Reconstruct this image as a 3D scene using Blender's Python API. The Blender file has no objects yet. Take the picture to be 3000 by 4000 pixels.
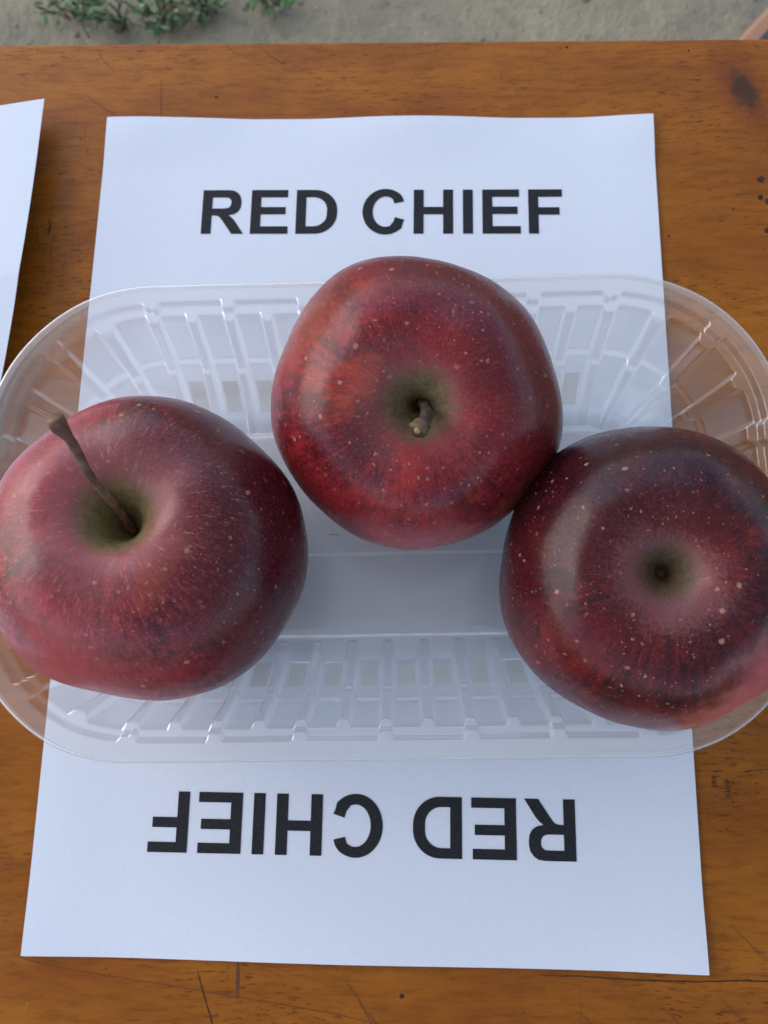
import bpy, bmesh, math, random
from mathutils import Vector, Matrix, noise

random.seed(7)
R = math.radians
SC = bpy.context.scene
COL = SC.collection

# ------------------------------------------------------------------ camera
cam_d = bpy.data.cameras.new('camera')
cam = bpy.data.objects.new('camera', cam_d); COL.objects.link(cam); SC.camera = cam
cam_d.sensor_fit = 'HORIZONTAL'; cam_d.sensor_width = 36.0; cam_d.lens = 36.0
cam_d.clip_start = 0.01; cam_d.clip_end = 500.0
rx = Vector((0.99952228, 0.0157142, -0.02661361))          # image right
dn = Vector((0.00985324, -0.97818155, -0.20751809))        # image down
fw = Vector((-0.02929392, 0.20715673, -0.97786909))        # view direction
M = Matrix.Identity(4)
for i in range(3):
    M[i][0] = rx[i]; M[i][1] = -dn[i]; M[i][2] = -fw[i]
M[0][3], M[1][3], M[2][3] = 0.01275, -0.06172, 0.25913
cam.matrix_world = M
cam_d.dof.use_dof = True
cam_d.dof.focus_distance = 0.203
cam_d.dof.aperture_fstop = 30.0

# ------------------------------------------------------------------ world, sun, exposure
SUN_EL, SUN_AZ = R(38), R(160)      # azimuth measured from +X, counter-clockwise: light comes from the left and a bit from the far side
w = bpy.data.worlds.new('World'); SC.world = w; w.use_nodes = True
wn = w.node_tree.nodes; wl = w.node_tree.links
for n in list(wn): wn.remove(n)
sky = wn.new('ShaderNodeTexSky'); sky.sky_type = 'NISHITA'; sky.sun_disc = False
sky.sun_elevation = SUN_EL; sky.sun_rotation = R(90) - SUN_AZ
sky.air_density = 1.0; sky.dust_density = 1.6; sky.ozone_density = 1.5
bg = wn.new('ShaderNodeBackground'); bg.inputs[1].default_value = 0.12
wo = wn.new('ShaderNodeOutputWorld')
wl.new(sky.outputs[0], bg.inputs[0]); wl.new(bg.outputs[0], wo.inputs[0])
sd = bpy.data.lights.new('sun', 'SUN'); sd.energy = 0.5; sd.angle = R(125); sd.color = (1.0, 0.995, 0.99)
sun = bpy.data.objects.new('sun', sd); COL.objects.link(sun)
sdir = Vector((math.cos(SUN_EL)*math.cos(SUN_AZ), math.cos(SUN_EL)*math.sin(SUN_AZ), math.sin(SUN_EL)))
sun.rotation_euler = sdir.to_track_quat('Z', 'Y').to_euler(); sun.location = sdir*5
SC.view_settings.view_transform = 'Standard'; SC.view_settings.look = 'None'
SC.view_settings.gamma = 1.0; SC.view_settings.use_curve_mapping = False
SC.view_settings.exposure = 1.42
SC.cycles.transparent_max_bounces = 14
SC.cycles.max_bounces = 5; SC.cycles.diffuse_bounces = 3; SC.cycles.glossy_bounces = 3

# ------------------------------------------------------------------ helpers
def tag(o, label=None, cat=None, group=None, kind=None):
    if label: o['label'] = label
    if cat: o['category'] = cat
    if group: o['group'] = group
    if kind: o['kind'] = kind
    return o

def empty(name, loc=(0, 0, 0), rz=0.0):
    o = bpy.data.objects.new(name, None); COL.objects.link(o)
    o.location = loc; o.rotation_euler = (0, 0, rz); o.empty_display_size = 0.02
    return o

def mesh_obj(name, verts, faces, mat, parent=None, smooth=True):
    me = bpy.data.meshes.new(name); me.from_pydata([tuple(v) for v in verts], [], faces); me.update()
    if smooth: me.polygons.foreach_set('use_smooth', [True]*len(me.polygons))
    me.materials.append(mat)
    o = bpy.data.objects.new(name, me); COL.objects.link(o)
    if parent: o.parent = parent
    return o

def bm_obj(name, bm, mat, parent=None, smooth=False):
    me = bpy.data.meshes.new(name); bm.to_mesh(me); bm.free()
    if smooth: me.polygons.foreach_set('use_smooth', [True]*len(me.polygons))
    me.materials.append(mat)
    o = bpy.data.objects.new(name, me); COL.objects.link(o)
    if parent: o.parent = parent
    return o

def box_bm(x0, x1, y0, y1, z0, z1, bev=0.0, seg=2):
    bm = bmesh.new(); bmesh.ops.create_cube(bm, size=1.0)
    for v in bm.verts:
        v.co = Vector(((x0+x1)/2+v.co.x*(x1-x0), (y0+y1)/2+v.co.y*(y1-y0), (z0+z1)/2+v.co.z*(z1-z0)))
    if bev: bmesh.ops.bevel(bm, geom=bm.edges[:], offset=bev, segments=seg, affect='EDGES', profile=0.6)
    return bm

def tube(path, radii, seg=14, cap=True, wob=0.0, seed=0):
    """tapered tube along a list of points: verts, faces"""
    vs, fs = [], []
    n = len(path)
    up = Vector((0.3, 0.9, 0.2)).normalized()
    for i, p in enumerate(path):
        t = (path[min(i+1, n-1)] - path[max(i-1, 0)]).normalized()
        a = t.cross(up).normalized(); b = t.cross(a).normalized()
        for k in range(seg):
            an = 2*math.pi*k/seg
            rr = radii[i]*(1+wob*noise.noise(Vector((math.cos(an)*1.3+seed, math.sin(an)*1.3, i*0.45))))
            vs.append(p + a*math.cos(an)*rr + b*math.sin(an)*rr)
    for i in range(n-1):
        for k in range(seg):
            fs.append((i*seg+k, i*seg+(k+1) % seg, (i+1)*seg+(k+1) % seg, (i+1)*seg+k))
    if cap:
        fs.append(tuple(range(seg-1, -1, -1))); fs.append(tuple(range((n-1)*seg, n*seg)))
    return vs, fs

def crom(pts, m):
    """Catmull-Rom through points (tuples), m samples per span"""
    P = [Vector(p) for p in pts]; out = []
    P = [P[0]*2-P[1]] + P + [P[-1]*2-P[-2]]
    for i in range(1, len(P)-2):
        for k in range(m):
            t = k/m; p0, p1, p2, p3 = P[i-1:i+3]
            out.append(0.5*((2*p1)+(p2-p0)*t+(2*p0-5*p1+4*p2-p3)*t*t+(3*p1-p0-3*p2+p3)*t**3))
    out.append(P[-2]); return out

def sm(a, b, x):
    t = max(0.0, min(1.0, (x-a)/(b-a))); return t*t*(3-2*t)

class NT:
    """tiny node-tree builder"""
    def __init__(s, name):
        s.m = bpy.data.materials.new(name); s.m.use_nodes = True
        s.t = s.m.node_tree; s.n = s.t.nodes; s.l = s.t.links
        for n in list(s.n): s.n.remove(n)
        s.out = s.n.new('ShaderNodeOutputMaterial')
        s._tc = None
    def put(s, sock, v):
        if isinstance(v, bpy.types.NodeSocket): s.l.new(v, sock)
        elif isinstance(v, (tuple, list)) and len(v) == 3 and sock.type == 'RGBA': sock.default_value = (*v, 1.0)
        else: sock.default_value = v
    def node(s, typ, ins=None, **props):
        n = s.n.new(typ)
        for k, v in props.items(): setattr(n, k, v)
        for k, v in (ins or {}).items(): s.put(n.inputs[k], v)
        return n
    def obj(s):
        if not s._tc: s._tc = s.n.new('ShaderNodeTexCoord')
        return s._tc.outputs['Object']
    def math(s, op, a, b=0.0, c=0.0, clamp=False):
        return s.node('ShaderNodeMath', {0: a, 1: b, 2: c}, operation=op, use_clamp=clamp).outputs[0]
    def vmath(s, op, a, b=(0, 0, 0)):
        n = s.node('ShaderNodeVectorMath', {0: a, 1: b}, operation=op)
        return n.outputs['Value'] if op in ('DOT_PRODUCT', 'LENGTH', 'DISTANCE') else n.outputs[0]
    def map(s, v, scale=(1, 1, 1), loc=(0, 0, 0), rot=(0, 0, 0)):
        return s.node('ShaderNodeMapping', {'Vector': v, 'Scale': scale, 'Location': loc, 'Rotation': rot}).outputs[0]
    def noise(s, v, scale=5.0, detail=3.0, rough=0.55, dist=0.0, color=False):
        n = s.node('ShaderNodeTexNoise', {'Vector': v, 'Scale': scale, 'Detail': detail, 'Roughness': rough, 'Distortion': dist})
        return n.outputs['Color' if color else 'Fac']
    def voro(s, v, scale, rnd=1.0, feature='F1'):
        return s.node('ShaderNodeTexVoronoi', {'Vector': v, 'Scale': scale, 'Randomness': rnd}, feature=feature)
    def ramp(s, f, a, b, lo=0.0, hi=1.0):
        return s.node('ShaderNodeMapRange', {0: f, 1: a, 2: b, 3: lo, 4: hi}, interpolation_type='SMOOTHSTEP').outputs[0]
    def mix(s, f, a, b, mode='MIX'):
        n = s.node('ShaderNodeMix', data_type='RGBA', blend_type=mode)
        s.put(n.inputs[0], f); s.put(n.inputs[6], a); s.put(n.inputs[7], b)
        return n.outputs[2]
    def bump(s, h, strength=0.2, dist=0.001, nrm=None):
        i = {'Height': h, 'Strength': strength, 'Distance': dist}
        if nrm is not None: i['Normal'] = nrm
        return s.node('ShaderNodeBump', i).outputs[0]
    def bsdf(s, **k):
        n = s.n.new('ShaderNodeBsdfPrincipled')
        for a, v in k.items(): s.put(n.inputs[a.replace('_', ' ')], v)
        return n.outputs[0]
    def done(s, sh):
        s.l.new(sh, s.out.inputs[0]); return s.m

# ------------------------------------------------------------------ materials
def mat_wood():
    t = NT('varnished_wood'); o = t.obj()
    warp = t.noise(o, 9.0, 2.0, color=True)
    ow = t.vmath('ADD', o, t.vmath('MULTIPLY', t.vmath('SUBTRACT', warp, (0.5, 0.5, 0.5)), (0.03, 0.016, 0.0)))
    broad = t.noise(t.map(ow, (9, 26, 1)), 1.0, 5.0, 0.65)
    patch = t.noise(t.map(ow, (9, 24, 1), (3, 1, 0)), 1.0, 4.0, 0.6)
    fine = t.noise(t.map(ow, (70, 380, 1)), 1.0, 6.0, 0.72)
    pore = t.noise(t.map(ow, (190, 1000, 1), (5, 2, 0)), 1.0, 2.0, 0.6)
    porearea = t.noise(t.map(o, (14, 30, 1), (9, 4, 0)), 1.0, 3.0)
    col = t.mix(t.ramp(broad, 0.3, 0.7), (0.3676, 0.1238, 0.0101), (0.2470, 0.0730, 0.0065))
    col = t.mix(t.ramp(patch, 0.52, 0.72, 0, 0.6), col, (0.2195, 0.0496, 0.0079))
    col = t.mix(t.ramp(fine, 0.42, 0.70, 0, 0.60), col, (0.1481, 0.0398, 0.0040))
    pm = t.math('MULTIPLY', t.ramp(pore, 0.57, 0.66), t.ramp(porearea, 0.36, 0.62))
    col = t.mix(t.math('MULTIPLY', pm, 0.62), col, (0.0418, 0.0133, 0.0034))
    # oblique plane marks of old sanding
    obl = t.noise(t.map(o, (900, 45, 1), (0, 0, 0), (0, 0, R(-33))), 1.0, 2.0)
    oarea = t.noise(t.map(o, (12, 12, 1), (17, 3, 0)), 1.0, 2.0)
    om = t.math('MULTIPLY', t.ramp(obl, 0.60, 0.72), t.ramp(oarea, 0.5, 0.65))
    col = t.mix(t.math('MULTIPLY', om, 0.55), col, (0.0837, 0.0286, 0.0045))
    # dark stain near the far right corner, and a bruised halo round it
    sx = t.vmath('SUBTRACT', ow, (0.1370, 0.1590, 0.0))
    sr = t.vmath('LENGTH', t.vmath('MULTIPLY', t.map(sx, rot=(0, 0, R(-24))), (140, 62, 0)))
    srn = t.math('ADD', sr, t.math('MULTIPLY', t.math('SUBTRACT', t.noise(o, 260, 3.0), 0.5), 1.0))
    col = t.mix(t.ramp(srn, 2.1, 0.5, 0, 0.55), col, (0.1427, 0.0244, 0.0067))
    col = t.mix(t.ramp(srn, 0.95, 0.30, 0, 0.8), col, (0.0372, 0.0266, 0.0146))
    speck = t.voro(o, 420.0); sp = t.ramp(speck.outputs['Distance'], 0.16, 0.05)
    sel = t.ramp(t.node('ShaderNodeSeparateColor', {0: speck.outputs['Color']}).outputs[0], 0.955, 0.965)
    col = t.mix(t.math('MULTIPLY', sp, sel), col, (0.0279, 0.0115, 0.0034))
    h = t.math('ADD', t.math('MULTIPLY', fine, 0.5), t.math('MULTIPLY', pm, -0.6))
    h = t.math('ADD', h, t.math('MULTIPLY', t.noise(o, 40.0, 2.0), 0.6))
    ro = t.math('ADD', t.ramp(t.noise(o, 60.0, 3.0), 0.2, 0.8, 0.30, 0.46), t.math('MULTIPLY', pm, 0.2))
    return t.done(t.bsdf(Base_Color=col, Roughness=ro, Normal=t.bump(h, 0.25, 0.0006), Specular_IOR_Level=0.20))

def mat_paper(tint=(0.705, 0.755, 0.835)):
    t = NT('office_paper'); o = t.obj()
    c = t.noise(o, 900, 3.0, 0.7)
    big = t.noise(o, 30, 2.0)
    col = t.mix(t.ramp(c, 0.3, 0.75), tint, tuple(x*0.955 for x in tint))
    col = t.mix(t.ramp(big, 0.3, 0.7, 0, 0.25), col, tuple(x*0.96 for x in tint))
    v = t.voro(o, 120.0)
    sel = t.ramp(t.node('ShaderNodeSeparateColor', {0: v.outputs['Color']}).outputs[1], 0.86, 0.90)
    dot = t.math('MULTIPLY', t.ramp(v.outputs['Distance'], 0.035, 0.018), sel)
    col = t.mix(t.math('MULTIPLY', dot, 0.6), col, (0.22, 0.20, 0.20))
    return t.done(t.bsdf(Base_Color=col, Roughness=0.82, Specular_IOR_Level=0.25, Normal=t.bump(c, 0.25, 0.0001)))

def mat_ink():
    t = NT('toner_ink'); o = t.obj()
    c = t.noise(o, 1500, 2.0, 0.7)
    col = t.mix(t.ramp(c, 0.35, 0.75), (0.012, 0.013, 0.016), (0.028, 0.030, 0.035))
    return t.done(t.bsdf(Base_Color=col, Roughness=0.6, Specular_IOR_Level=0.2))

def mat_plastic(name, haze, tone=(0.88, 0.85, 0.79)):
    t = NT(name); o = t.obj()
    fr = t.node('ShaderNodeFresnel', {'IOR': 1.5})
    f2 = t.math('MINIMUM', t.math('MULTIPLY', fr.outputs[0], 1.5), 0.22)
    bmp = t.bump(t.noise(o, 120, 2.0), 0.10, 0.0006)
    tr = t.node('ShaderNodeBsdfTransparent', {'Color': (0.99, 0.99, 0.99)})
    gl = t.node('ShaderNodeBsdfGlossy', {'Color': (1, 1, 1), 'Roughness': 0.17, 'Normal': bmp})
    df = t.node('ShaderNodeBsdfDiffuse', {'Color': tone})
    tl = t.node('ShaderNodeBsdfTranslucent', {'Color': tone})
    hz = t.node('ShaderNodeMixShader', {0: 0.5, 1: df.outputs[0], 2: tl.outputs[0]})
    a = t.node('ShaderNodeMixShader', {0: haze, 1: tr.outputs[0], 2: hz.outputs[0]})
    b = t.node('ShaderNodeMixShader', {0: f2, 1: a.outputs[0], 2: gl.outputs[0]})
    return t.done(b.outputs[0])

def mat_apple(name, rad, dark, red, warm, darkdir, darkamt, blush, blushcol, seed, cavcol=(0.150, 0.108, 0.045), halo_amt=0.5, halo_r=0.62, cav_r=0.40, streak_amt=0.20, bloom=0.15):
    """skin colour only: ground colour, streaks, over-colour, russet in the stem basin, lenticels"""
    t = NT(name); o = t.obj()
    p = t.vmath('SCALE', o); t.n[-1].inputs['Scale'].default_value = 1.0/rad
    sx = t.node('ShaderNodeSeparateXYZ', {0: p})
    x, y, z = sx.outputs[0], sx.outputs[1], sx.outputs[2]
    rho = t.math('SQRT', t.math('ADD', t.math('MULTIPLY', x, x), t.math('MULTIPLY', y, y)))
    rs = t.math('MAXIMUM', rho, 0.02)
    cx, sy = t.math('DIVIDE', x, rs), t.math('DIVIDE', y, rs)
    lat = t.math('ARCTAN2', rho, z)
    ring = t.node('ShaderNodeCombineXYZ', {0: cx, 1: sy, 2: t.math('MULTIPLY', lat, 0.10)}).outputs[0]
    ring2 = t.node('ShaderNodeCombineXYZ', {0: cx, 1: sy, 2: t.math('MULTIPLY', lat, 0.35)}).outputs[0]
    off = (seed*3.1, seed*1.7, seed*0.9)
    streak = t.noise(t.map(ring, loc=off), 13.0, 5.0, 0.7)
    streak2 = t.noise(t.map(ring2, loc=off), 34.0, 3.0, 0.7)
    cloud = t.noise(t.map(p, loc=off), 1.7, 4.0, 0.6)
    mott = t.noise(t.map(p, loc=off), 22.0, 5.0, 0.72)
    top = t.ramp(z, -0.1, 0.55)
    v = t.math('ADD', t.math('MULTIPLY', cloud, 0.9), t.math('MULTIPLY', streak, 0.45))
    v = t.math('ADD', v, t.math('MULTIPLY', mott, 0.45))
    v = t.math('ADD', t.math('SUBTRACT', v, 0.28), t.math('MULTIPLY', streak2, 0.40))
    col = t.mix(t.ramp(v, 0.62, 0.98), dark, red)
    # warm orange-red ground showing through in patches
    wm = t.ramp(t.noise(t.map(p, loc=(off[1], off[0], 4.0)), 2.3, 3.0), 0.54, 0.70)
    wm = t.math('MULTIPLY', wm, t.ramp(streak2, 0.3, 0.62, 0.35, 1.0))
    col = t.mix(t.math('MULTIPLY', wm, 0.75), col, warm)
    # one cheek coloured deeper
    dd = t.vmath('DOT_PRODUCT', p, darkdir)
    dn_ = t.math('ADD', dd, t.math('MULTIPLY', t.math('SUBTRACT', cloud, 0.5), 0.9))
    dn_ = t.math('ADD', dn_, t.math('MULTIPLY', t.math('SUBTRACT', streak, 0.5), 0.5))
    col = t.mix(t.ramp(dn_, -0.15, 0.55, 0, darkamt), col, dark)
    for bdir, r0, r1, bc, amt in blush:
        bd = t.vmath('DISTANCE', p, bdir)
        bd = t.math('ADD', bd, t.math('MULTIPLY', t.math('SUBTRACT', t.noise(t.map(p, loc=off), 5.0, 4.0, 0.65), 0.5), 0.45))
        col = t.mix(t.ramp(bd, r1, r0, 0, amt), col, bc)
    # pale streaks radiating from the basin
    rr = t.math('ADD', rho, t.math('MULTIPLY', t.math('SUBTRACT', streak2, 0.5), 0.34))
    rr = t.math('ADD', rr, t.math('MULTIPLY', t.math('SUBTRACT', t.noise(t.map(p, loc=off), 45.0, 4.0, 0.75), 0.5), 0.40))
    rr = t.math('ADD', rr, t.math('MULTIPLY', t.math('SUBTRACT', cloud, 0.5), 0.5))
    halo = t.math('MULTIPLY', t.ramp(rr, halo_r, halo_r*0.4), top)
    col = t.mix(t.math('MULTIPLY', halo, halo_amt), col, (0.30, 0.105, 0.105))
    fl = t.math('MULTIPLY', t.ramp(streak2, 0.56, 0.70), t.math('MULTIPLY', t.ramp(rho, 0.90, 0.40), top))
    col = t.mix(t.math('MULTIPLY', fl, streak_amt), col, (0.42, 0.17, 0.13))
    # green / russet basin
    rg = t.math('ADD', rho, t.math('MULTIPLY', t.math('SUBTRACT', streak2, 0.5), 0.22))
    rg = t.math('ADD', rg, t.math('MULTIPLY', t.math('SUBTRACT', mott, 0.5), 0.10))
    gm = t.math('MULTIPLY', t.ramp(rg, cav_r, cav_r*0.5), t.ramp(z, 0.0, 0.2))
    cv = t.mix(t.ramp(mott, 0.35, 0.65), cavcol, tuple(c*0.6 for c in cavcol))
    col = t.mix(gm, col, cv)
    # lenticels of three sizes
    keep = t.ramp(rho, 0.12, 0.32)
    wob = t.vmath('ADD', p, t.vmath('MULTIPLY', t.vmath('SUBTRACT', t.noise(p, 30, 2.0, color=True), (0.5, 0.5, 0.5)), (0.03, 0.03, 0.03)))
    for sc, rad_, thr, amt in ((10.0, 0.22, 0.25, 0.8), (19.0, 0.25, 0.25, 0.75), (36.0, 0.27, 0.35, 0.55)):
        vr = t.voro(t.map(wob, loc=(off[0]+sc, off[1], off[2])), sc)
        sep = t.node('ShaderNodeSeparateColor', {0: vr.outputs['Color']})
        size = t.math('MULTIPLY', t.ramp(sep.outputs[0], thr, 1.0, 0.0, 1.0), rad_)
        q = t.math('DIVIDE', vr.outputs['Distance'], t.math('MAXIMUM', size, 0.01))
        m = t.ramp(q, 1.0, 0.55, 0, amt)
        m = t.math('MULTIPLY', t.math('MULTIPLY', m, t.ramp(sep.outputs[0], thr, thr+0.1)), keep)
        m = t.math('MULTIPLY', m, t.ramp(t.noise(t.map(p, loc=(sc, off[1], 1.0)), 2.2, 2.0), 0.35, 0.62, 0.25, 1.0))
        col = t.mix(m, col, (0.42, 0.19, 0.145))
    # corky scratches
    ws = t.noise(t.map(p, (3.0, 3.0, 3.0), loc=(seed, 2, 5)), 6.0, 6.0, 0.8)
    col = t.mix(t.math('MULTIPLY', t.ramp(ws, 0.735, 0.77), 0.5), col, (0.42, 0.24, 0.18))
    # waxy bloom thinly over the whole skin
    col = t.mix(t.ramp(t.noise(t.map(p, loc=off), 60.0, 4.0, 0.75), 0.45, 0.75, 0.0, bloom), col, (0.40, 0.24, 0.26))
    ro = t.ramp(t.noise(t.map(p, loc=off), 5.0, 4.0), 0.3, 0.7, 0.24, 0.34)
    ro = t.math('ADD', ro, t.math('MULTIPLY', gm, 0.35))
    hb = t.math('ADD', t.math('MULTIPLY', mott, 0.25), t.noise(t.map(p, loc=off), 6.0, 2.0))
    return t.done(t.bsdf(Base_Color=col, Roughness=ro, Specular_IOR_Level=0.30, Normal=t.bump(hb, 0.16, 0.0012)))

def mat_stem(name, a, b, c):
    t = NT(name); o = t.obj()
    n1 = t.noise(t.map(o, (1, 1, 1)), 420, 4.0, 0.7); n2 = t.noise(o, 130, 3.0)
    col = t.mix(t.ramp(n1, 0.35, 0.7), a, b); col = t.mix(t.ramp(n2, 0.52, 0.68, 0, 0.8), col, c)
    return t.done(t.bsdf(Base_Color=col, Roughness=0.7, Normal=t.bump(n1, 0.8, 0.0006)))

def mat_flat(name, a, b, scale, rough=0.6, bump=0.3, bd=0.001):
    t = NT(name); o = t.obj()
    n = t.noise(o, scale, 4.0, 0.6)
    return t.done(t.bsdf(Base_Color=t.mix(t.ramp(n, 0.3, 0.7), a, b), Roughness=rough, Normal=t.bump(n, bump, bd)))

def mat_soil():
    t = NT('sandy_soil'); o = t.obj()
    a = t.noise(o, 7.0, 5.0, 0.6); b = t.noise(o, 45.0, 5.0, 0.7); c = t.noise(o, 260.0, 3.0, 0.7)
    col = t.mix(t.ramp(a, 0.3, 0.7), (0.285, 0.245, 0.165), (0.200, 0.180, 0.125))
    col = t.mix(t.ramp(b, 0.5, 0.75, 0, 0.6), col, (0.115, 0.102, 0.075))
    col = t.mix(t.ramp(c, 0.4, 0.8, 0, 0.35), col, (0.29, 0.265, 0.205))
    h = t.math('ADD', t.math('MULTIPLY', a, 1.0), t.math('MULTIPLY', b, 0.5))
    h = t.math('ADD', h, t.math('MULTIPLY', c, 0.08))
    return t.done(t.bsdf(Base_Color=col, Roughness=0.95, Specular_IOR_Level=0.2, Normal=t.bump(h, 0.8, 0.02)))

def mat_leaf(name, a, b):
    t = NT(name); o = t.obj()
    n = t.noise(o, 60, 3.0)
    col = t.mix(t.ramp(n, 0.3, 0.7), a, b)
    pr = t.bsdf(Base_Color=col, Roughness=0.5)
    tl = t.node('ShaderNodeBsdfTranslucent', {'Color': col}).outputs[0]
    return t.done(t.node('ShaderNodeMixShader', {0: 0.25, 1: pr, 2: tl}).outputs[0])

WOOD = mat_wood(); PAPER = mat_paper(); INK = mat_ink(); PLASTIC = mat_plastic('clear_plastic', 0.16); PLASTIC_TINT = mat_plastic('yellow_reflection_tint', 0.24, (0.92, 0.82, 0.56)); PLASTIC_FLOOR = mat_plastic('clear_plastic_floor', 0.30); PLASTIC_RIM = mat_plastic('clear_plastic_rim', 0.24); SOIL = mat_soil()
CRACK = mat_flat('crack_dark', (0.02, 0.009, 0.004), (0.05, 0.018, 0.007), 300, 0.9)
SCR = mat_flat('scratch_brown', (0.075, 0.022, 0.008), (0.14, 0.042, 0.012), 500, 0.7)
PALE = mat_flat('scratch_pale', (0.45, 0.22, 0.09), (0.36, 0.16, 0.05), 500, 0.7)

# ------------------------------------------------------------------ setting: ground and an unseen shade roof, inferred from reflections and shaped for the light
GZ = -0.73
def build_ground():
    vs, fs = [], []
    xs = [-150, -40, -12, -4] + [-1.4+0.035*i for i in range(81)] + [4, 12, 40, 150]
    ys = [-150, -40, -12, -4, -1.5] + [-0.2+0.035*i for i in range(63)] + [4, 12, 40, 150]
    for yy in ys:
        for xx in xs:
            fade = 1.0 if (abs(xx) < 1.39 and -0.19 < yy < 1.9) else 0.0
            h = 0.018*noise.noise(Vector((xx*4, yy*4, 1.0))) + 0.010*noise.noise(Vector((xx*11, yy*11, 7.0)))
            vs.append((xx, yy, GZ + h*fade))
    nx = len(xs)
    for j in range(len(ys)-1):
        for i in range(nx-1):
            fs.append((j*nx+i, j*nx+i+1, (j+1)*nx+i+1, (j+1)*nx+i))
    return tag(mesh_obj('ground', vs, fs, SOIL), 'bare grey-brown sandy soil beyond the table', None, None, 'structure')
build_ground()

def mat_canvas():
    t = NT('shade_canvas'); o = t.obj()
    n = t.noise(o, 500.0, 2.0); col = t.mix(n, (0.66, 0.645, 0.635), (0.60, 0.585, 0.575))
    d = t.node('ShaderNodeBsdfDiffuse', {'Color': col}); l = t.node('ShaderNodeBsdfTranslucent', {'Color': col})
    return t.done(t.node('ShaderNodeMixShader', {0: 0.5, 1: d.outputs[0], 2: l.outputs[0]}).outputs[0])
CANVAS = mat_canvas()
def build_canopy():
    bm = bmesh.new(); N = 16
    gr = [[None]*(N+1) for _ in range(N+1)]
    for j in range(N+1):
        for i in range(N+1):
            u, v = i/N*2-1, j/N*2-1
            gr[j][i] = bm.verts.new((u*2.25+0.95, v*1.45-0.50, 1.15+0.30*(1-max(abs(u), abs(v)))-0.03*math.sin(i*1.3)*math.sin(j*1.1)))
    for j in range(N):
        for i in range(N): bm.faces.new((gr[j][i], gr[j][i+1], gr[j+1][i+1], gr[j+1][i]))
    o = bm_obj('unseen_canopy', bm, CANVAS, smooth=True)
    return tag(o, 'unseen pale shade cloth above the table, shaped for its light', None, None, 'structure')
build_canopy()

# ------------------------------------------------------------------ table
YB = 0.1842
table = empty('wooden_table', (0, 0, GZ))
tag(table, 'scratched orange-brown varnished wooden table under the sheets and the tray', 'table')
def tpart(o): o.parent = table; o.matrix_parent_inverse = Matrix.Translation((0, 0, -GZ)); return o
top_bm = box_bm(-0.62, 0.62, -0.50, YB, -0.024, 0.0, 0.0016, 3)
top = tpart(bm_obj('table_top', top_bm, WOOD, smooth=False))
for xx in (-0.56, 0.56):
    for yy in (-0.44, YB-0.06):
        tpart(bm_obj('leg', box_bm(xx-0.025, xx+0.025, yy-0.025, yy+0.025, GZ-0.01, -0.0245, 0.003), WOOD))
tpart(bm_obj('apron', box_bm(-0.534, 0.534, YB-0.07, YB-0.05, -0.11, -0.0245, 0.002), WOOD))
tpart(bm_obj('apron', box_bm(-0.534, 0.534, -0.45, -0.43, -0.11, -0.0245, 0.002), WOOD))

def strip(name, pts, width, mat, z=0.00012, seed=0, jit=0.0):
    """thin flat mark lying on the table top"""
    P = crom([(x, y, z) for x, y in pts], 8); vs, fs = [], []
    n = len(P)
    for i, p in enumerate(P):
        t = (P[min(i+1, n-1)]-P[max(i-1, 0)]).normalized(); b = Vector((-t.y, t.x, 0))
        f = i/(n-1); wd = width*(0.15+0.85*math.sin(math.pi*min(1, max(0, f*0.96+0.02)))**0.6)*(0.75+0.5*noise.noise(Vector((i*0.5, seed, 0))))
        q = p + b*jit*noise.noise(Vector((i*0.6, seed*2.3, 4)))
        vs += [q-b*wd/2, q+b*wd/2]
        if i: fs.append((2*i-2, 2*i, 2*i+1, 2*i-1))
    o = mesh_obj(name, vs, fs, mat, smooth=False); o.parent = top
    o.matrix_parent_inverse = Matrix.Identity(4)
    return o
m_ = 0.001
strip('crack', [(0.055, -0.1505), (0.0695, -0.1505), (0.096, -0.1512), (0.1232, -0.1502), (0.17, -0.1500), (0.23, -0.1498)], 0.0005, CRACK, seed=1, jit=0.0004)
strip('scratch', [(-0.0503, -0.1515), (-0.048, -0.158), (-0.0447, -0.1664), (-0.042, -0.176)], 0.00045, CRACK, seed=2)
strip('scratch', [(-0.0378, -0.1480), (-0.0377, -0.154), (-0.0374, -0.1595)], 0.0012, SCR, seed=3)
strip('scratch', [(-0.1105, -0.1475), (-0.0962, -0.1515), (-0.05, -0.1572), (-0.0081, -0.1626), (0.01, -0.166)], 0.00022, SCR, seed=4)
strip('scratch', [(-0.0045, -0.1534), (0.0, -0.159), (0.0036, -0.1651), (0.008, -0.172)], 0.0003, SCR, seed=5)
strip('scratch', [(-0.1125, 0.1810), (-0.1103, 0.1768), (-0.1057, 0.172)], 0.00035, SCR, seed=6)
strip('scratch', [(-0.0458, 0.1798), (-0.041, 0.1762), (-0.0374, 0.1740), (-0.0368, 0.1765)], 0.0005, SCR, seed=7)
strip('scratch', [(-0.0614, 0.1832), (-0.0590, 0.1808), (-0.0569, 0.1782)], 0.0004, SCR, seed=8)
strip('scratch', [(-0.1159, 0.1604), (-0.109, 0.1552), (-0.1007, 0.1498)], 0.00028, SCR, seed=9)
strip('scratch', [(-0.0859, 0.1672), (-0.0853, 0.158), (-0.0845, 0.1480)], 0.00035, SCR, seed=10)
strip('scratch', [(-0.1238, 0.1055), (-0.1234, 0.102), (-0.1238, 0.0990)], 0.0011, CRACK, seed=11, jit=0.0006)
strip('scratch', [(0.023, 0.1832), (0.0222, 0.1790)], 0.0003, SCR, seed=12)
strip('scratch', [(-0.1140, 0.066), (-0.1125, 0.062), (-0.1105, 0.0585)], 0.0003, SCR, seed=13)
strip('scratch', [(0.118, -0.0905), (0.135, -0.0885), (0.15, -0.087)], 0.0003, CRACK, seed=14)
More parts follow.
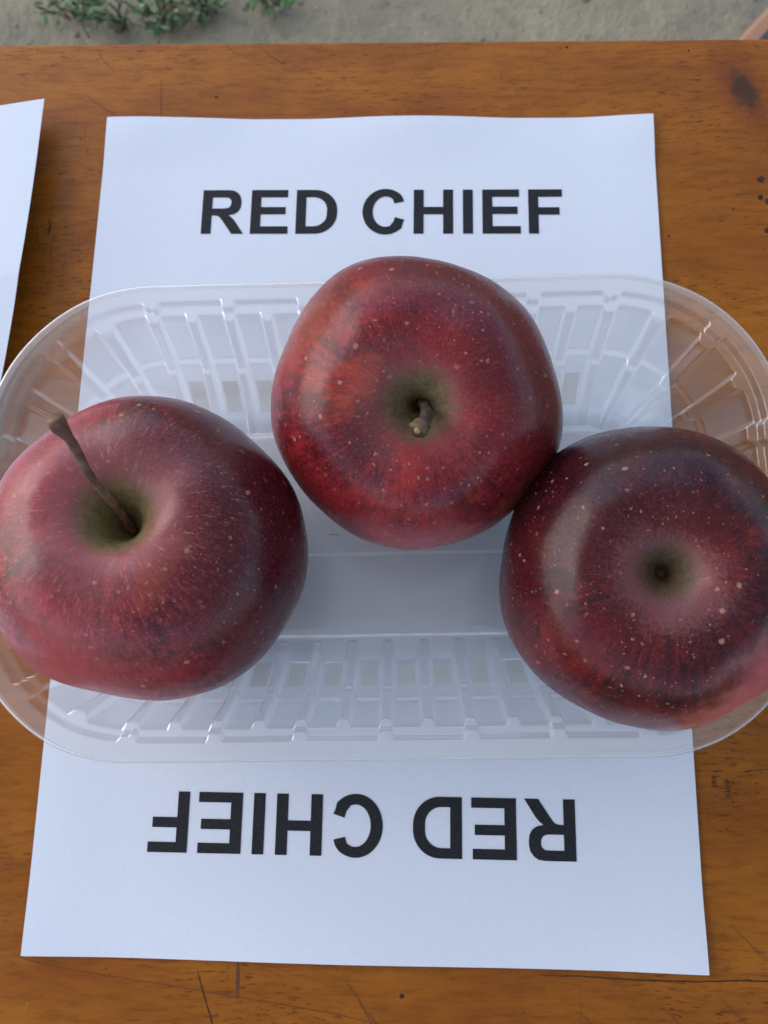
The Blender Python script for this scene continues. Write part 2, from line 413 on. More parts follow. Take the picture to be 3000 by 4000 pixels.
strip('scratch', [(-0.1020, -0.1615), (-0.1028, -0.1655)], 0.0003, PALE, seed=15)
for k, (x0, y0, ln) in enumerate([(0.09, -0.157, .012), (0.083, -0.162, .010), (0.108, -0.155, .014), (0.120, -0.141, .013), (0.113, -0.135, .010), (0.0, -0.160, .011), (0.128, -0.137, .012), (0.066, -0.160, .012)]):
    strip('scratch', [(x0, y0), (x0+ln*.45, y0-ln*.42), (x0+ln, y0-ln)], 0.00028, SCR, seed=20+k, jit=0.0003)

def blob(name, x, y, r, mat, seed, ax=1.0, z=0.0002):
    n = 16; vs = [(x, y, z+0.0003)]; fs = []
    for k in range(n):
        a = 2*math.pi*k/n; rr = r*(1+0.45*noise.noise(Vector((math.cos(a)*1.5, math.sin(a)*1.5, seed*3.3))))
        vs.append((x+rr*math.cos(a)*ax, y+rr*math.sin(a), z-0.0001)); fs.append((0, k+1, (k+1) % n+1))
    o = mesh_obj(name, vs, fs, mat, top); return o
for k, (x, y, r, ax) in enumerate([(0.1440, 0.1220, 0.00135, 1.1), (0.1433, 0.1145, 0.0011, 1.0), (0.1458, 0.1128, 0.0012, 0.8), (0.1448, 0.1008, 0.0011, 1.2), (0.1211, 0.1786, 0.00045, 1.0), (0.0738, 0.1806, 0.0005, 1.2), (0.0712, 0.1802, 0.0003, 1), (-0.0635, 0.1590, 0.0004, 1.3), (-0.1155, 0.1405, 0.0003, 1), (0.1085, 0.0985, 0.0004, 1), (0.1330, 0.1095, 0.0005, 0.8), (0.0128, -0.1573, 0.0007, 1.0), (-0.1235, 0.1075, 0.0003, 1)]):
    blob('dark_speck', x, y, r, CRACK, k+1, ax)

def printed_word(txt, x, y, size, seed):
    cu = bpy.data.curves.new('w', 'FONT'); cu.body = txt; cu.size = size; cu.fill_mode = 'FRONT'; cu.resolution_u = 3
    ob = bpy.data.objects.new('w', cu); COL.objects.link(ob)
    dg = bpy.context.evaluated_depsgraph_get()
    me = bpy.data.meshes.new_from_object(ob.evaluated_get(dg)); bpy.data.objects.remove(ob)
    me.transform(Matrix.Translation((x, y, 0.00012)) @ Matrix.Rotation(R(-90), 4, 'Z'))
    me.materials.clear(); me.materials.append(CRACK)
    o = bpy.data.objects.new('printed_word', me); COL.objects.link(o); o.parent = top
printed_word('elmi', 0.1145, -0.0925, 0.0034, 1)
printed_word('kel', 0.1105, -0.0915, 0.0030, 2)

# ------------------------------------------------------------------ paper sheets
def grid_sheet(name, fn, nu, nv, mat, thick=0.00012):
    vs, fs = [], []
    for j in range(nv+1):
        for i in range(nu+1): vs.append(fn(i/nu, j/nv))
    for j in range(nv):
        for i in range(nu):
            a = j*(nu+1)+i; fs.append((a, a+1, a+nu+2, a+nu+1))
    o = mesh_obj(name, vs, fs, mat, smooth=False)
    md = o.modifiers.new('thick', 'SOLIDIFY'); md.thickness = thick; md.offset = -1.0
    return o

def sheet_z(x, y):
    e = sm(0.124, 0.1485, y)*(0.0007+0.0009*math.sin(x*62+0.7)) + sm(-0.122, -0.1485, y)*(0.0009+0.0006*math.sin(x*47+2.0))
    e += sm(0.075, 0.105, abs(x))*0.0006
    return 0.0004 + max(0.0, e)
sheet = empty('name_sheet', (0, 0, 0))
tag(sheet, 'white paper sheet printed RED CHIEF at both ends, lying under the clear tray', 'paper')
pg = grid_sheet('page', lambda u, v: ((u-0.5)*0.21, (v-0.5)*0.297, sheet_z((u-0.5)*0.21, (v-0.5)*0.297)), 60, 84, PAPER)
pg.parent = sheet

def arc(cx, cy, rx_, ry_, a0, a1, n=18):
    return [(cx+rx_*math.cos(R(a0+(a1-a0)*k/n)), cy+ry_*math.sin(R(a0+(a1-a0)*k/n))) for k in range(n+1)]
GLY = {
 'E': (667, [[(73, 0), (624, 0), (624, 121), (218, 121), (218, 316), (583, 316), (583, 436), (218, 436), (218, 595), (610, 595), (610, 716), (73, 716)]]),
 'F': (611, [[(73, 0), (218, 0), (218, 304), (523, 304), (523, 425), (218, 425), (218, 595), (565, 595), (565, 716), (73, 716)]]),
 'H': (722, [[(73, 0), (218, 0), (218, 313), (502, 313), (502, 0), (647, 0), (647, 716), (502, 716), (502, 434), (218, 434), (218, 716), (73, 716)]]),
 'I': (278, [[(68, 0), (213, 0), (213, 716), (68, 716)]]),
 'D': (722, [[(72, 0)]+arc(345, 330, 330, 330, -90, 0, 14)+arc(345, 386, 330, 330, 0, 90, 14)+[(72, 716)],
             [(217, 121), (217, 595)]+arc(325, 400, 200, 195, 90, 0, 12)+arc(325, 316, 200, 195, 0, -90, 12)]),
 'R': (722, [[(73, 0), (218, 0), (218, 299), (247, 299)]+[(296, 294), (322, 281), (348, 256), (392, 194), (522, 0), (695, 0), (607, 140), (560, 213), (518, 262), (466, 302)]
             +[(545, 320), (600, 356), (634, 412), (646, 482), (646, 540), (630, 610), (590, 668), (535, 704), (460, 715), (377, 716), (73, 716)],
             [(218, 413), (218, 595), (385, 595)]+[(445, 592), (480, 570), (496, 540), (498, 505), (492, 465), (472, 435), (440, 419), (400, 413)]]),
}
def glyph_c():
    cx, cy, a, b = 382, 358, 336, 372
    outer = arc(cx, cy, a, b, 42, 340, 40)
    outer = [(652, 524), (628, 600), (586, 656)] + arc(cx, cy, a, b, 50, 315, 40)[1:] + [(640, 180), (662, 226)]
    inner = [(522, 270), (498, 190), (455, 140)] + arc(384, 358, 188, 246, -58, -300, 34)[1:] + [(490, 560), (510, 490)]
    return (722, [outer+inner])
GLY['C'] = glyph_c()

def letters(txt, em, x0, y0, flip):
    pen = 0.0
    for ch in txt:
        if ch == ' ': pen += 278; continue
        wd, loops = GLY[ch]
        cu = bpy.data.curves.new('g', 'CURVE'); cu.dimensions = '2D'; cu.fill_mode = 'FRONT'
        for lp in loops:
            s = cu.splines.new('POLY'); s.points.add(len(lp)-1); s.use_cyclic_u = True
            for q, (gx, gy) in zip(s.points, lp): q.co = ((pen+gx)*em/1000, gy*em/1000, 0, 1)
        ob = bpy.data.objects.new('g', cu); COL.objects.link(ob)
        dg = bpy.context.evaluated_depsgraph_get()
        me = bpy.data.meshes.new_from_object(ob.evaluated_get(dg)); bpy.data.objects.remove(ob)
        for v in me.vertices:
            x, y = v.co.x+x0, v.co.y+y0
            if flip: x, y = -x, -y
            v.co = (x, y, sheet_z(x, y)+0.00012)
        me.materials.clear(); me.materials.append(INK)
        o = bpy.data.objects.new('printed_letter', me); COL.objects.link(o); o.parent = pg
        pen += wd
EM = 0.0184/0.716
letters('RED CHIEF', EM, -0.0675, 0.0992, False)
letters('RED CHIEF', EM, -0.0688, 0.0995, True)

# neighbouring sheet that lifts off the table along its right edge
EDGE = crom([(-0.1278, 0.1525, 0), (-0.1270, 0.114, 0), (-0.1272, 0.077, 0), (-0.1290, 0.052, 0), (-0.1318, 0.030, 0), (-0.139, -0.02, 0), (-0.149, -0.08, 0), (-0.160, -0.143, 0)], 8)
def side_fn(u, v):
    k = v*(len(EDGE)-1); i = min(int(k), len(EDGE)-2); e = EDGE[i].lerp(EDGE[i+1], k-i)
    d = u*0.21
    hz = (0.0105 - 0.0055*abs(v-0.28)/0.4 if v < 0.7 else 0.0105-0.0055*1.05)
    hz = max(0.002, hz)*math.exp(-(d/0.085)**2) + 0.0006
    return (e.x-d*0.985, e.y-d*0.155, hz)
sp = grid_sheet('paper_sheet', side_fn, 40, 56, PAPER)
tag(sp, 'blank white paper with lifted edge, cut off by the left picture edge', 'paper')

# ------------------------------------------------------------------ clear tray
TX, TY, TROT = 0.0059, -0.0140, R(1.69)
HA, HB, RC = 0.1176, 0.0703, 0.0479
def outline():
    """samples round the outer rim: (corner-centre point, outward normal, arc s, zone, local coordinate in ribs)"""
    out = []
    LX, LY = HA-RC, HB-RC
    def add(c, n, f, z): out.append((Vector(c), Vector(n), f, z))
    NS, NE = 480, 400
    # top straight, left to right; then right end (corner, straight, corner); bottom straight; left end
    Lc = math.pi/2*RC; Le = 2*Lc+2*LY
    def end(sgn):
        for k in range(NE):
            s = Le*k/NE
            if s < Lc: a = s/RC; c = (sgn*LX, sgn*LY); ang = math.pi/2-a
            elif s < Lc+2*LY: c = (sgn*LX, sgn*(LY-(s-Lc))); ang = 0.0
            else: a = (s-Lc-2*LY)/RC; c = (sgn*LX, -sgn*LY); ang = -a
            n = (sgn*math.cos(ang), sgn*math.sin(ang))
            add(c, n, k/NE*10.0, 1)
    for k in range(NS): add((-LX+2*LX*k/NS, LY), (0, 1), k/NS*12.0, 0)
    end(1)
    for k in range(NS): add((LX-2*LX*k/NS, -LY), (0, -1), k/NS*12.0, 0)
    end(-1)
    return out
def trap(f, duty, slope):
    """periodic trapezoid 0..1, 1 on the rib"""
    x = abs((f % 1.0)-0.5)*2.0           # 0 in the middle of the cell
    return 1.0-sm(duty-slope, duty+slope, x)
def build_tray():
    OUT = outline()
    prof = []   # (kind, t)
    def row(c, n, f, zone):
        rib = trap(f, 0.70, 0.10)                       # outward bays between ribs, one per cell
        big = trap(f/2.0, 0.84, 0.045)                   # long bays under the flange, two cells each
        rows = []
        A = lambda off, z: rows.append((off, z))
        A(0.0004, 0.0412); A(0.0, 0.0424); A(0.0001, 0.0441); A(0.0006, 0.0448); A(0.0013, 0.0450); A(0.0020, 0.0447); A(0.0026, 0.0445)
        fl = 0.0078 - 0.0024*big if zone == 0 else 0.0072-0.0014*big  # inner edge of the flange, tongues between bays
        A(0.0042, 0.0445); A(fl-0.0005, 0.0445); A(fl, 0.0443); A(fl+0.0003, 0.0437); A(fl+0.0008, 0.0424); A(fl+0.0010, 0.0420); A(fl+0.0014, 0.0418)
        e1 = 0.0108 - 0.0022*rib
        A(max(fl+0.0016, e1-0.0006), 0.0417); A(max(fl+0.0019, e1), 0.0415); A(max(fl+0.0022, e1+0.0004), 0.0409)
        e2 = 0.0180 - 0.0036*rib
        for k in range(1, 7):
            q = k/7; A(max(fl+0.0022, e1+0.0004)*(1-q)+e2*q, 0.0409*(1-q)+0.0222*q)
        A(e2, 0.0222); A(e2+0.0003, 0.0214); A(e2+0.0009, 0.0211); A(e2+0.0016, 0.0210); A(e2+0.0020, 0.0206); A(e2+0.0023, 0.0199)
        e3 = 0.0325 - 0.0060*rib
        z3 = 0.0022
        for k in range(1, 8):
            q = k/8; A((e2+0.0023)*(1-q)+e3*q-0.0012*math.sin(q*math.pi), 0.0199*(1-q)+z3*q)
        A(e3, z3+0.0002); A(e3+0.0006, z3-0.0006); A(e3+0.0016, z3-0.0009)
        A(0.0338, 0.0013); A(0.0346, 0.0013); A(0.0352, 0.0018); A(0.0358, 0.0026); A(0.0366, 0.0030); A(0.0380, 0.0031)
        return rows
    R0 = [row(*o) for o in OUT]
    nr = len(R0[0]); N = len(OUT); vs, fs = [], []
    for (c, n, f, zn), rows in zip(OUT, R0):
        for off, z in rows:
            wob = 0.00025*noise.noise(Vector((c.x*30, c.y*30+n.x*2, n.y*2+z*20)))
            p = c + n*(RC-off+wob); vs.append(Vector((p.x, p.y, z)))
    for i in range(N):
        j = (i+1) % N
        for k in range(nr-1):
            fs.append((i*nr+k, j*nr+k, j*nr+k+1, i*nr+k+1))
    root = empty('clear_tray', (TX, TY, 0.0006), TROT)
    tag(root, 'clear ribbed plastic fruit tray with wide rim, holding three red apples', 'tray')
    rim_k = 13
    rim_f = [f for f in fs if (f[0] % nr) < rim_k]; wall_f = [f for f in fs if (f[0] % nr) >= rim_k]
    def sub(name, faces, mat):
        used = sorted({v for f in faces for v in f}); mp = {v: i for i, v in enumerate(used)}
        return mesh_obj(name, [vs[v] for v in used], [tuple(mp[v] for v in f) for f in faces], mat, root)
    sub('rim', rim_f, PLASTIC_RIM); sub('ribbed_wall', wall_f, PLASTIC)
    # yellow tint imitating reflections: added pads low in the bays of the long walls
    tint_patches = {}
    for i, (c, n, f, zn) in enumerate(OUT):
        if zn == 0 and abs((f % 1.0)-0.5) < 0.24: tint_patches.setdefault((n.y > 0, int(f)), []).append(i)
    for key, ids in tint_patches.items():
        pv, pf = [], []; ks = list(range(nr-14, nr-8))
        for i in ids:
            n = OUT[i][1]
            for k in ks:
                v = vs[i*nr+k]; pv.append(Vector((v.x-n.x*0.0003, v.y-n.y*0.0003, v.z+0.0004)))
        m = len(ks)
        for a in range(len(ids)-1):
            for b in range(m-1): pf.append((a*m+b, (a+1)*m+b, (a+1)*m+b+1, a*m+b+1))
        mesh_obj('reflection_tint_patch', pv, pf, PLASTIC_TINT, root)
    # base panel: flat floor with a shallow raised band along its length
    loop = [vs[i*nr+nr-1] for i in range(N)]
    bm = bmesh.new(); HBX = HA-0.0380; HBY = HB-0.0380
    ring = [bm.verts.new(v) for v in loop]
    bm.faces.new(ring[::-1])
    def band(p):
        return 0.0020*(sm(-0.0084, -0.0076, p.y)-sm(0.0076, 0.0084, p.y))
    for yy in (-0.0084, -0.0080, -0.0076, 0.0076, 0.0080, 0.0084, -0.02, 0.02, 0):
        g = bm.verts[:]+bm.edges[:]+bm.faces[:]
        bmesh.ops.bisect_plane(bm, geom=g, plane_co=(0, yy, 0), plane_no=(0, 1, 0))
    for k in range(-7, 8):
        g = bm.verts[:]+bm.edges[:]+bm.faces[:]
        bmesh.ops.bisect_plane(bm, geom=g, plane_co=(k*0.0105, 0, 0), plane_no=(1, 0, 0))
    for v in bm.verts:
        inner = sm(0.0, 0.004, min(HBX-abs(v.co.x), 1))
        v.co.z += band(v.co)*inner
    bmesh.ops.recalc_face_normals(bm, faces=bm.faces[:])
    bm_obj('base', bm, PLASTIC_FLOOR, root, smooth=False)
    return root
build_tray()

# ------------------------------------------------------------------ apples
PROF_A = [(0.0, 0.34), (0.035, 0.355), (0.075, 0.43), (0.13, 0.55), (0.20, 0.650), (0.30, 0.72), (0.43, 0.745)]
PROF_B = [(0.0, 0.44), (0.025, 0.45), (0.05, 0.52), (0.095, 0.60), (0.17, 0.670), (0.28, 0.725), (0.42, 0.745)]
PROF = [(0.0, 0.30), (0.035, 0.315), (0.075, 0.40), (0.13, 0.54), (0.20, 0.650), (0.30, 0.725), (0.43, 0.745), (0.58, 0.70), (0.75, 0.575), (0.90, 0.36), (0.985, 0.12), (1.0, -0.08), (0.97, -0.32), (0.885, -0.58), (0.76, -0.82), (0.61, -1.01), (0.47, -1.115), (0.36, -1.13), (0.25, -1.06), (0.12, -0.98), (0.0, -0.96)]
def apple_mesh(rad, lob, ph, harm, seed, nseg=144, low=1.0, cav=True):
    P = crom([(a, b, 0) for a, b in (PROF_A if cav else PROF_B)+PROF[7:]], 5)
    vs, fs = [], []
    for i, p in enumerate(P):
        if i in (0, len(P)-1):
            vs.append(Vector((0, 0, p.y*rad*(low if p.y < 0 else 1)))); continue
        for k in range(nseg):
            th = 2*math.pi*k/nseg; c, s = math.cos(th), math.sin(th)
            rr = p.x; zz = p.y*(low if p.y < 0 else 1.0)
            g = sm(0.10, 0.6, rr)
            lobf = math.cos(5*th+ph)
            gl = g*(0.55+0.75*sm(0.2, -1.0, zz)+0.4*sm(0.3, 0.7, zz))
            rr *= 1+lob*lobf*gl
            for m, (am, pm) in harm.items(): rr *= 1+am*math.cos(m*th+pm)*g
            zz += 0.030*lobf*sm(0.2, 0.45, p.x)*sm(0.3, 0.7, zz)*(lob/0.03) - 0.055*lobf*sm(0.75, 0.45, p.x)*sm(0.2, 0.36, p.x)*sm(-0.8, -1.05, zz)
            d = Vector((c*rr, s*rr, zz))
            nz = noise.noise(d*1.6+Vector((seed*5.1, seed*2.0, 0)))*0.030 + noise.noise(d*4.0+Vector((seed, 9, 0)))*0.006
            if rr < 0.35 and zz > 0.2: nz *= rr/0.35
            d *= 1+nz
            vs.append(d*rad)
    L = len(P)
    idx = lambda i, k: 1+(i-1)*nseg+(k % nseg)
    for k in range(nseg): fs.append((0, idx(1, k+1), idx(1, k)))
    for i in range(1, L-2):
        for k in range(nseg): fs.append((idx(i, k), idx(i, k+1), idx(i+1, k+1), idx(i+1, k)))
    last = 1+(L-2)*nseg
    vs_last = len(vs)-1
    for k in range(nseg): fs.append((vs_last, idx(L-2, k), idx(L-2, k+1)))
    return vs, fs

def frame(axis, spin):
    z = Vector(axis).normalized(); x = Vector((1, 0, 0)); x = (x-z*x.dot(z)).normalized(); y = z.cross(x)
    m = Matrix((x, y, z)).transposed()
    return m @ Matrix.Rotation(spin, 3, 'Z')

def make_apple(center, axis, spin, rad, lob, ph, harm, seed, mat, label, low=1.0, cav=False):
    vs, fs = apple_mesh(rad, lob, ph, harm, seed, low=low, cav=cav)
    rot = frame(axis, spin)
    zmin = min((rot @ v).z for v in vs)
    root = empty('apple', center)
    root.rotation_euler = rot.to_euler()
    tag(root, label, 'apple', 'apples in the clear tray')
    body = mesh_obj('skin', vs, fs, mat, root)
    print('APPLE', label[:30], 'bottom z', round(center[2]+zmin, 4))
    return root, rot

C = Vector((0.01275, -0.06172, 0.25913))
U_R, U_D = rx, dn
def tilt(center, right_deg, up_deg):
    """axis: towards the camera's place, then leaned to the right / away"""
    v = (C-Vector(center)).normalized()
    a = U_R - v*U_R.dot(v); a.normalize(); b = -U_D + v*U_D.dot(v); b.normalize()
    return (v + a*math.tan(R(right_deg)) + b*math.tan(R(up_deg))).normalized()

c1 = (-0.0592, -0.0276, 0.0480); ax1 = tilt(c1, -17, 16)
c2 = (0.0150, 0.0139, 0.0495); ax2 = tilt(c2, 1.5, 0.5)
c3 = (0.0775, -0.0347, 0.0520); ax3 = tilt(c3, 10, 2)
m1 = mat_apple('apple_skin_streaked', 0.0430, (0.050, 0.0030, 0.0070), (0.350, 0.030, 0.036), (0.420, 0.070, 0.024), (0.85, -0.05, -0.1), 0.88,
               [((-0.55, -0.75, 0.35), 0.2, 0.75, (0.380, 0.085, 0.090), 0.55), ((-0.6, 0.6, 0.5), 0.2, 0.8, (0.360, 0.090, 0.105), 0.6)], None, 1.3, (0.190, 0.150, 0.052), 0.60, 0.66, 0.29, 0.75)
m2 = mat_apple('apple_skin_red', 0.0413, (0.072, 0.0045, 0.0085), (0.300, 0.018, 0.021), (0.400, 0.046, 0.016), (0.75, 0.6, -0.2), 0.75,
               [((0.1, -0.95, 0.1), 0.2, 0.75, (0.400, 0.068, 0.080), 0.75), ((-0.72, 0.62, 0.25), 0.1, 0.45, (0.230, 0.070, 0.030), 0.6), ((0.72, -0.62, 0.15), 0.1, 0.42, (0.250, 0.072, 0.026), 0.7)], None, 4.7, halo_amt=0.35, halo_r=0.48, cav_r=0.29)
m3 = mat_apple('apple_skin_dark', 0.0400, (0.022, 0.0018, 0.0042), (0.120, 0.0058, 0.0075), (0.180, 0.015, 0.008), (-0.4, 0.8, 0.0), 0.75,
               [((0.40, -0.82, 0.24), 0.14, 0.50, (0.52, 0.150, 0.120), 0.85), ((0.66, -0.64, 0.28), 0.18, 0.56, (0.50, 0.115, 0.130), 0.85), ((0.86, -0.32, 0.30), 0.12, 0.50, (0.46, 0.095, 0.120), 0.8), ((0.50, -0.85, 0.10), 0.02, 0.26, (0.60, 0.30, 0.17), 0.8), ((0.80, -0.60, 0.10), 0.02, 0.26, (0.58, 0.27, 0.16), 0.7)], None, 8.2, (0.105, 0.068, 0.030), 0.45, 0.40, 0.22, 0.12, 0.08)
a1, r1 = make_apple(c1, ax1, 0.3, 0.0430, 0.016, 0.6, {2: (0.018, 0.9), 3: (0.012, 2.0)}, 1, m1, 'left red apple with a long brown stem leaning to the upper left', 0.93, True)
a2, r2 = make_apple(c2, ax2, 0.0, 0.0413, 0.022, 2.2, {2: (0.012, 1.4), 3: (0.012, 0.3)}, 2, m2, 'middle red apple farthest back, with a short stubby stem in its green hollow')
a3, r3 = make_apple(c3, ax3, 0.0, 0.0400, 0.016, 0.8, {2: (0.012, 2.6), 3: (0.008, 1.0)}, 3, m3, 'dark maroon right apple without a stem, pale pink patch on its side')

STEM1 = mat_stem('stem_bark', (0.085, 0.036, 0.023), (0.180, 0.085, 0.045), (0.25, 0.15, 0.07))
STEM2 = mat_stem('stem_dry', (0.035, 0.018, 0.012), (0.085, 0.046, 0.026), (0.17, 0.12, 0.055))
def world_to_apple(root_c, rot, p): return rot.transposed() @ (Vector(p)-Vector(root_c))
def bpx(x, y, z):
    """a point at height z on the sight line used when measuring the photograph (display pixels)"""
    s = 3000/1659
    d = rx*((x*s-1500)/3000) + dn*((y*s-2000)/3000) + fw
    return C + d*((z-C.z)/d.z)
# long stem of the left apple, in the apple's own frame
base1 = Vector((0, 0, 0.33*0.043))
tip_w = bpx(118, 905, 0.0985); mid_w = bpx(196, 1030, 0.0835)
tip1 = world_to_apple(c1, r1, tip_w); mid1 = world_to_apple(c1, r1, mid_w)
path = crom([tuple(base1), tuple(base1.lerp(mid1, 0.5)+Vector((0.0004, 0, 0))), tuple(mid1), tuple(mid1.lerp(tip1, 0.55)+Vector((0.0006, -0.0003, 0.0))), tuple(tip1)], 8)
n = len(path); rad = []
for i in range(n):
    f = i/(n-1); rad.append(0.00150-0.0005*sm(0, 0.35, f)+0.0002*sm(0.45, 0.75, f)+0.0009*sm(0.80, 1.0, f))
vs, fs = tube(path, rad, 16, True, 0.28, 3)
mesh_obj('stem', vs, fs, STEM1, a1)
# stubby bent stem of the middle apple
b2 = Vector((0, 0, 0.43*0.0413))
q1 = world_to_apple(c2, r2, bpx(913, 872, 0.0700)); q2 = world_to_apple(c2, r2, bpx(922, 893, 0.0765)); q3 = world_to_apple(c2, r2, bpx(902, 930, 0.0810))
path = crom([tuple(b2), tuple(q1), tuple(q2), tuple(q2.lerp(q3, 0.5)+Vector((0.0004, 0, 0.0008))), tuple(q3)], 8)
n = len(path); rad = [0.0013+0.0002*sm(0.3, 0.6, i/(n-1))+0.0007*sm(0.7, 0.9, i/(n-1)) for i in range(n)]
vs, fs = tube(path, rad, 18, True, 0.35, 8)
mesh_obj('stem', vs, fs, STEM2, a2)
d_end = (path[-1]-path[-2]).normalized()
vs, fs = tube([path[-1]-d_end*0.0006, path[-1]+d_end*0.00035], [0.0010, 0.0008], 12, True, 0.3, 2)
mesh_obj('stem_scar', vs, fs, mat_flat('scar', (0.42, 0.27, 0.08), (0.30, 0.16, 0.05), 900, 0.8), a2)

# tiny loose hairs
strip_h = [(bpx(711, 1156, 0.0055), bpx(716, 1154, 0.0056), bpx(733, 1156, 0.0055))]
for pts in strip_h:
    vs, fs = tube(crom([tuple(p) for p in pts], 5), [0.00010]*11, 6)
    tag(mesh_obj('black_fibre', vs, fs, CRACK), 'tiny black fibre on the tray floor left below the middle apple', 'fibre')

# ------------------------------------------------------------------ weeds on the soil
LG = [mat_leaf('leaf_green', (0.050, 0.130, 0.028), (0.090, 0.185, 0.048)), mat_leaf('leaf_pale', (0.12, 0.22, 0.075), (0.20, 0.31, 0.13)), mat_leaf('leaf_deep', (0.035, 0.075, 0.028), (0.06, 0.115, 0.045))]
STALK = mat_flat('weed_stalk', (0.12, 0.07, 0.05), (0.10, 0.12, 0.05), 80, 0.8)
def weed(x, y, spread, n, seed, label):
    rnd = random.Random(seed)
    root = empty('weed', (x, y, GZ)); tag(root, label, 'weed', 'weeds on the bare soil')
    svs, sfs = [], []
    leaves = {0: ([], []), 1: ([], []), 2: ([], [])}
    for k in range(n):
        a = rnd.uniform(0, 2*math.pi); L = spread*rnd.uniform(0.35, 1.0)
        p0 = Vector((rnd.uniform(-.01, .01), rnd.uniform(-.01, .01), -0.012)); p2 = Vector((math.cos(a)*L, math.sin(a)*L, rnd.uniform(0.008, 0.035)))
        p1 = p0.lerp(p2, 0.5)+Vector((0, 0, rnd.uniform(0.012, 0.03)))
        pth = crom([tuple(p0), tuple(p1), tuple(p2)], 5)
        v, f = tube(pth, [0.0016]*len(pth), 5); o = len(svs); svs += v; sfs += [tuple(i+o for i in q) for q in f]
        for m in range(rnd.randint(5, 9)):
            t = pth[rnd.randint(3, len(pth)-1)]+Vector((rnd.uniform(-.008, .008), rnd.uniform(-.008, .008), rnd.uniform(0, .012)))
            la = a+rnd.uniform(-1.5, 1.5); ln = rnd.uniform(0.006, 0.019); wd = ln*rnd.uniform(0.3, 0.5); el = rnd.uniform(-0.3, 0.7)
            d = Vector((math.cos(la)*math.cos(el), math.sin(la)*math.cos(el), math.sin(el))); b = Vector((-math.sin(la), math.cos(la), rnd.uniform(-.4, .4))).normalized()
            kd = rnd.choices((0, 1, 2), (5, 2, 4))[0]; lv, lf = leaves[kd]; o = len(lv)
            up = d.cross(b)*-0.12*ln
            lv += [t, t+d*ln*.35+b*wd*.5+up, t+d*ln*.75+b*wd*.38+up, t+d*ln, t+d*ln*.75-b*wd*.38+up, t+d*ln*.35-b*wd*.5+up, t+d*ln*.5]
            lf += [(o, o+1, o+6), (o+1, o+2, o+6), (o+2, o+3, o+6), (o+3, o+4, o+6), (o+4, o+5, o+6), (o+5, o, o+6)]
    mesh_obj('stalks', svs, sfs, STALK, root)
    for kd in leaves:
        if leaves[kd][0]: tag(mesh_obj('foliage', leaves[kd][0], leaves[kd][1], LG[kd], root), kind='stuff')
weed(-0.505, 0.930, 0.062, 12, 1, 'small weed with pale leaves, leftmost on the soil beyond the table')
weed(-0.432, 0.912, 0.060, 12, 2, 'narrow green weed second from the left on the soil')
weed(-0.365, 0.910, 0.065, 22, 3, 'largest dark green weed clump reaching down to the table edge')
weed(-0.300, 0.925, 0.060, 15, 4, 'green weed directly right of the largest clump')
weed(-0.200, 0.945, 0.060, 11, 5, 'bright yellow-green weed, rightmost on the soil at the picture top')
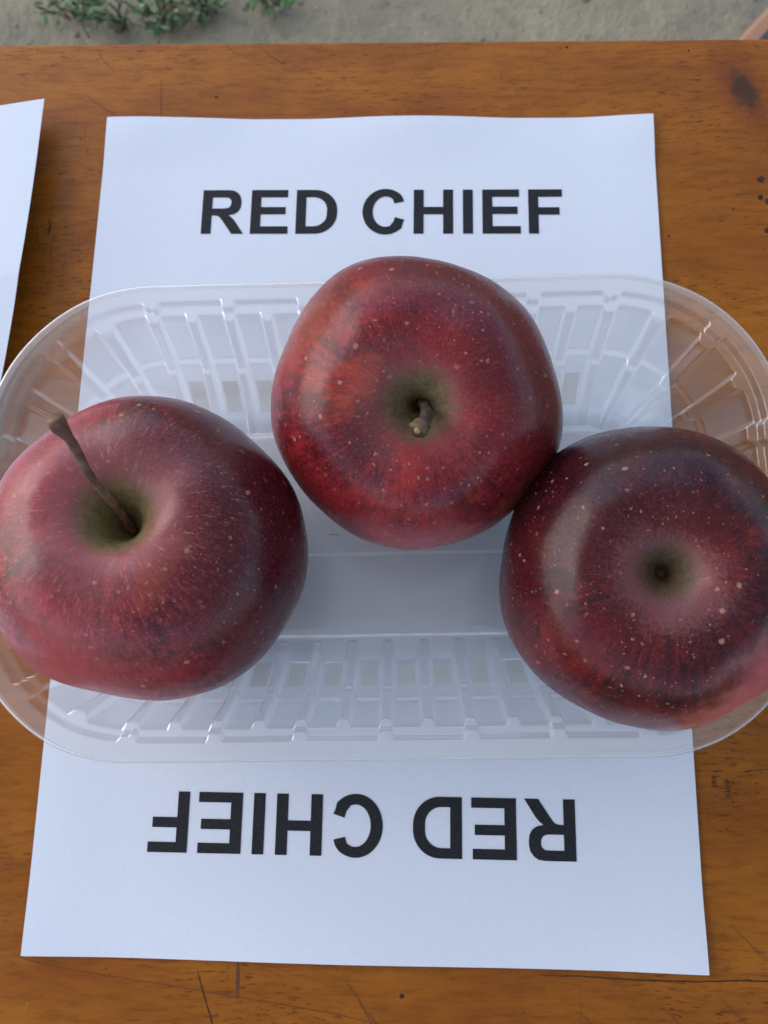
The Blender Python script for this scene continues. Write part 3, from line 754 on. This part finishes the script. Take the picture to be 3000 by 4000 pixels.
# small clods and pebbles
PEB = mat_flat('pebble', (0.20, 0.18, 0.15), (0.13, 0.115, 0.095), 60, 0.9)
def pebble(x, y, r, seed):
    bm = bmesh.new(); bmesh.ops.create_icosphere(bm, subdivisions=2, radius=1.0)
    for v in bm.verts:
        k = 1+0.3*noise.noise(v.co*1.4+Vector((seed, 0, 0))); v.co = Vector((v.co.x*k*r*1.2, v.co.y*k*r, v.co.z*k*r*0.6))
    return bm
cl_v, cl_f = [], []
rnd = random.Random(5)
for k in range(260):
    x, y, r = rnd.uniform(-0.95, 0.95), rnd.uniform(0.6, 1.4), rnd.uniform(0.0015, 0.006)
    bm = pebble(x, y, r, k); o = len(cl_v)
    gz = GZ + 0.018*noise.noise(Vector((x*4, y*4, 1.0))) + 0.010*noise.noise(Vector((x*11, y*11, 7.0)))
    cl_v += [v.co+Vector((x, y, gz)) for v in bm.verts]; bm.verts.index_update()
    cl_f += [tuple(v.index+o for v in f.verts) for f in bm.faces]; bm.free()
tag(mesh_obj('soil_crumbs', cl_v, cl_f, PEB), 'small clods and pebbles scattered on the soil', 'pebbles', None, 'stuff')

# ------------------------------------------------------------------ chair beyond the table, a corner of which shows at the picture's upper right
TAN = mat_flat('tan_wood', (0.33, 0.165, 0.078), (0.30, 0.145, 0.068), 14, 0.45, 0.05)
DARK = mat_flat('dark_cushion', (0.022, 0.020, 0.024), (0.035, 0.031, 0.036), 300, 0.8)
def rrect(hx, hy, r, n=10):
    pts = []
    for cx, cy, a0 in ((hx-r, hy-r, 0), (-hx+r, hy-r, 90), (-hx+r, -hy+r, 180), (hx-r, -hy+r, 270)):
        for k in range(n+1): a = R(a0+90*k/n); pts.append((cx+r*math.cos(a), cy+r*math.sin(a)))
    return pts
def slab(hx, hy, r, z0, z1, soft):
    bm = bmesh.new(); loops = []
    for ins, z in ((soft, z0), (0, z0+soft), (0, z1-soft), (soft*0.35, z1-soft*0.3), (soft*1.2, z1)):
        loops.append([bm.verts.new((x, y, z)) for x, y in rrect(hx-ins, hy-ins, max(0.003, r-ins))])
    for a, b in zip(loops, loops[1:]):
        for k in range(len(a)): bm.faces.new((a[k], a[(k+1) % len(a)], b[(k+1) % len(b)], b[k]))
    bm.faces.new(loops[0][::-1]); bm.faces.new(loops[-1]); return bm
CH = (0.416, 0.357, GZ)
chair = empty('stool', CH, R(49)); tag(chair, 'tan wooden stool with dark seat pad, barely showing at the upper right corner', 'stool')
bm_obj('seat_frame', slab(0.17, 0.17, 0.05, 0.395, 0.430, 0.005), TAN, chair, True)
bm_obj('seat_pad', slab(0.153, 0.153, 0.045, 0.4305, 0.448, 0.006), DARK, chair, True)
for sx_ in (-1, 1):
    for sy_ in (-1, 1):
        v, f = tube([Vector((sx_*0.15, sy_*0.15, -0.01)), Vector((sx_*0.125, sy_*0.125, 0.3945))], [0.014, 0.018], 12)
        mesh_obj('leg', v, f, TAN, chair)
